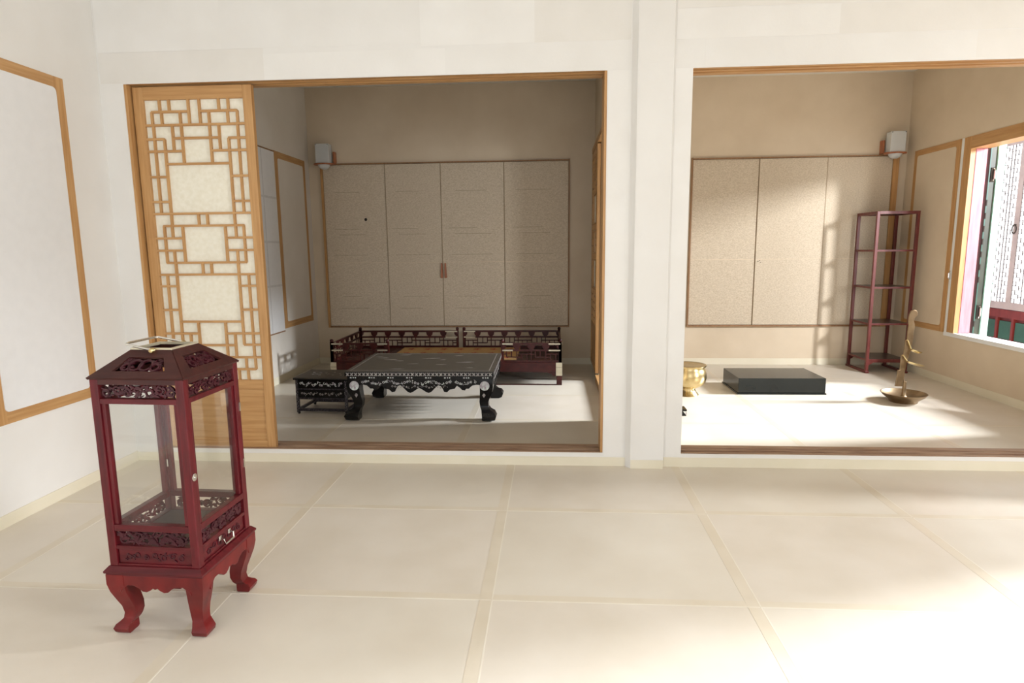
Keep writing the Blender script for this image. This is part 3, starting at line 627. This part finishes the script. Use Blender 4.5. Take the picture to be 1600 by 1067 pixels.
def daybed(name, label, x0, x1, y0, y1, outer):
    """outer: side (-1 left, +1 right) that carries the side rail"""
    d = thing(name, label, 'daybed', ((x0+x1)/2, (y0+y1)/2, 0), group='pair of daybeds'); w, h = (x1-x0)/2, (y1-y0)/2
    for c in (-1, 1): box('deck_beam', 'bedwood', d, -w, w, c*h, c*(h-.045), .130, .212, .003)
    for c in (-1, 1): box('deck_beam', 'bedwood', d, c*w, c*(w-.045), -h+.045, h-.045, .130, .212, .003)
    for i in range(8):
        a = -w+.045+i*(2*w-.09)/8; box('deck_board', 'bedwood', d, a+.001, a+(2*w-.09)/8-.001, -h+.045, h-.045, .190, .211)
    for a in (-1, 1):
        for c in (-1, 1): box('leg', 'bedwood', d, a*w, a*(w-.05), c*h, c*(h-.05), .0, .131, .002)
    box('foot_runner', 'bedwood', d, -w+.05, w-.05, -h, -h+.02, 0, .008)
    apx = [(-w+.05, .131), (-w+.05, .085), (-w+.075, .085), (-w+.10, .105), (-w+.14, .118), (0, .122), (w-.14, .118), (w-.10, .105), (w-.075, .085), (w-.05, .085), (w-.05, .131)]
    MB().prism(apx, -h+.010, -h+.028, lambda a, q, hh: (a, hh, q)).build('apron', 'bedwood', d)
    ox = outer*w; s = outer
    for z0, z1, q in ((.170, .2125, .055), (.090, .167, .055)):
        b = MB(); b.box(min(ox, ox-s*q)-(.002 if s < 0 else 0), max(ox, ox-s*q)+(.002 if s > 0 else 0), -h-.002, -h, z0, z1); b.box(min(ox, ox+s*.002), max(ox, ox+s*.002), -h, -h+q, z0, z1); b.build('brass_corner', 'palebrass', d)
    rail(d, (-w+.016, h-.016), (w-.016, h-.016), 7, ((0, .12),) if outer > 0 else ((.88, 1),))
    rail(d, (ox-s*.016, -h+.016), (ox-s*.016, h-.016), 6, ((0, .08),))
    rail(d, (ox-s*.016, -h+.016), (ox-s*.55, -h+.016), 4, ((0, .2), (.82, 1)))
    return d
daybed('daybed', 'dark red railed daybed next to the paper window wall', -2.135, -1.043, 2.115, 3.02, -1)
daybed('daybed', 'dark red railed daybed next to the dividing wall', -1.003, .045, 2.115, 3.02, 1)
MT = thing('woven_mat', 'yellow woven mat with red flowers spread over both daybeds', 'mat', (-1.0, 2.58, .2125))
box('straw_field', 'mat', MT, -.62, .62, -.34, .36, 0, .010, .002)
for i in range(7):
    for j in range(3):
        x = -.52+i*.173; y = -.24+j*.24; b = MB()
        for q in range(5): leaf(b, x+math.cos(q*1.257)*.022, y+math.sin(q*1.257)*.03, .05, .024, q*1.257, .0098, .0112, lambda a, c, h: (a, c, h))
        b.build('flower', 'matred', MT)

# ------------------------------------------------------------------ tall open rack
RK = thing('open_rack', 'tall slender four-tier open rack of reddish wood in the corner', 'rack', (3.255, 2.92, 0))
q = .198
for a in (-1, 1):
    for c in (-1, 1): box('leg', 'rackwood', RK, a*q, a*(q-.027), c*q, c*(q-.027), .0, 1.575, .002)
    box('foot_runner', 'rackwood', RK, a*(q+.004), a*(q-.031), -q-.01, q+.01, 0, .02, .002)
    box('top_rail', 'rackwood', RK, a*q, a*(q-.027), -q+.027, q-.027, 1.548, 1.575); box('top_rail', 'rackwood', RK, -q+.027, q-.027, a*q, a*(q-.027), 1.548, 1.575)
box('top_board', 'shelf', RK, -q+.027, q-.027, -q+.027, q-.027, 1.556, 1.568)
for z in (1.206, .849, .492, .135):
    s_ = thing('shelf', '', '', (0, 0, z)); s_.parent = RK
    for kk in ('label', 'category'): del s_[kk]
    box('shelf_board', 'shelf', s_, -q+.006, q-.006, -q+.006, q-.006, -.002, .005)
    for a in (-1, 1):
        box('shelf_rail', 'rackwood', s_, -q+.027, q-.027, a*(q-.003), a*(q-.02), -.014, .004); box('shelf_rail', 'rackwood', s_, a*(q-.003), a*(q-.02), -q+.027, q-.027, -.014, .004)
for s in (-1, 1):
    MB().prism([(-.171, .121), (.171, .121), (.171, .075), (.15, .088), (.125, .105), (-.125, .105), (-.15, .088), (-.171, .075)], q-.02, q-.008, lambda a, z, h: (a, s*h, z)).build('bracket_apron', 'rackwood', RK)

# ------------------------------------------------------------------ black lacquer box
BX = thing('lacquer_box', 'flat dark lacquer box lying on the rack room floor', 'box', (1.908, 2.02, 0), .008)
box('base_lip', 'boxblack', BX, -.372, .372, -.236, .236, 0, .012, .002)
box('lid', 'boxblack', BX, -.364, .364, -.228, .228, .014, .141, .003); box('shadow_gap', 'black', BX, -.36, .36, -.224, .224, .011, .015)

# ------------------------------------------------------------------ brass bowl, half behind the pillar
BW = thing('brass_bowl', 'round footed brass bowl half hidden behind the pillar', 'bowl', (1.118, 1.77, 0))
MB().lathe([(.088, 0), (.09, .006), (.084, .014), (.066, .035), (.058, .055), (.062, .068)], n=40).build('foot', 'brass', BW, smooth=True)
MB().lathe([(.060, .066), (.090, .074), (.122, .092), (.143, .122), (.150, .158), (.147, .195), (.138, .224), (.131, .240), (.131, .252), (.118, .252), (.118, .238), (.130, .205), (.135, .16), (.125, .118), (.08, .09), (.001, .082)], n=40).build('body', 'brass', BW, smooth=True)
MB().lathe([(.116, .246), (.140, .250), (.145, .256), (.145, .264), (.138, .267), (.116, .261)], n=40).build('rim', 'brass', BW, smooth=True)

# small dark inlaid case just showing beyond the pillar edge
SBX = thing('inlaid_case', 'tiny dark case with a pale corner peeping out past the pillar', 'box', (.885, 1.14, 0))
box('case', 'black', SBX, -.075, .075, -.05, .05, 0, .040, .002); box('lid', 'black', SBX, -.077, .077, -.052, .052, .036, .050, .002)
MB().prism([(.076, .002), (.076, .036), (.048, .036)], .0495, .0515, lambda a, z, h: (a, -h, z)).build('pale_corner', 'pearl', SBX)

# ------------------------------------------------------------------ bronze oil-lamp stand
CS = thing('oil_lamp_stand', 'bronze oil lamp stand with stepped blade and wide dish base', 'lamp', (2.79, 1.575, 0))
MB().lathe([(.100, 0), (.104, .012), (.108, .020), (.150, .052), (.164, .070), (.166, .074), (.160, .074), (.145, .058), (.10, .030), (.001, .026)], n=44).build('dish', 'bronze', CS, smooth=True)
MB().lathe([(.045, .026), (.030, .036), (.017, .055), (.0145, .10), (.0145, .165), (.009, .168)], n=18).build('socket', 'bronze', CS, smooth=True)
MB().tube([(-.002, 0, .16), (-.008, 0, .175), (-.012, 0, .20), (-.008, 0, .235)], .005).build('hook', 'bronze', CS)
S_ = 1/5.93/198.
def bl_(px, py): return ((px-262)*S_*1.0, .132+(800-py)*S_*1.02)
out = [(175, 805), (250, 805), (238, 790), (247, 700), (258, 620), (264, 560), (285, 470), (297, 380), (300, 300), (304, 235), (290, 195), (300, 165), (318, 150), (322, 122), (308, 100), (284, 93), (262, 104), (248, 140), (243, 190), (252, 235), (247, 300), (249, 372), (232, 372), (232, 440), (226, 512), (206, 512), (208, 580), (206, 652), (188, 652), (186, 720)]
MB().prism([bl_(*p) for p in out], -.007, .007, lambda a, z, h: (a, h, z)).build('stepped_blade', 'bronze', CS, .0015)
def spoon(px0, py0, px1, py1, w, nm):
    a, z = bl_(px0, py0); a1, z1 = bl_(px1, py1); L_ = math.hypot(a1-a, z1-z); an = math.atan2(z1-z, a1-a)
    b = MB(); n = 20; rings = []
    for k, dpt in ((1.0, 0), (.93, -.010), (.6, -.018), (.1, -.021), (.1, -.018), (.55, -.015), (.88, -.008), (.95, 0)):
        rings.append([(L_/2+L_/2*k*math.cos(2*PI*i/n), w*k*math.sin(2*PI*i/n), dpt) for i in range(n)])
    b.loft(rings); return b.build(nm, 'brass', CS, smooth=True, loc=(a, -.012, z), rot=(0, -an, 0))
spoon(282, 452, 384, 482, .040, 'oil_cup'); spoon(258, 565, 416, 606, .050, 'oil_cup')
for (p0, p1) in (((285, 452), (250, 372)), ((258, 565), (222, 512))):
    a = bl_(*p0); c = bl_(*p1); MB().tube([(a[0], -.012, a[1]), (c[0], -.012, c[1]-.002), (c[0]-.004, -.006, c[1])], .006).build('cup_arm', 'brass', CS)

# ------------------------------------------------------------------ wall sconces
def sconce(label, x, s):
    """s = +1: bracket on the +x side"""
    o = thing('wall_sconce', label, 'lamp', (x, BK, 2.15), group='wall sconces in the corners')
    bxm = MB(); bxm.prism([(-.072, -.145), (.072, -.145), (.072, -.05), (-.072, -.05)], .015, .212, lambda a, c, h: (a, c, h)); bxm.build('shade', 'shade', o, .004)
    for a in (-1, 1): MB().lathe([(.004, 0), (.004, .003), (.001, .004)], n=8).build('screw', 'hole', o, loc=(a*.063, -.145, .203), rot=(PI/2, 0, 0))
    MB().loft([[(.108*math.cos(t), -.10+.07*math.sin(t), z) for t in [2*PI*i/28 for i in range(28)]] for z in (0, .014)]).build('wooden_ring', 'lampwood', o, .002)
    MB().lathe([(.062, 0), (.058, -.016), (.045, -.032), (.025, -.043), (.001, -.046)], n=28, cy=-.10).build('lower_dome', 'shade', o, smooth=True)
    box('bracket', 'lampwood', o, s*.085, s*.105, -.06, 0, .01, .14, .002); box('wall_plate', 'lampwood', o, -.02, .02, -.052, 0, .02, .12)
    return o
sconce('wall sconce above the closet panels behind the daybeds', -2.45, 1)
sconce('wall sconce above the tall rack in the corner', 3.36, -1)
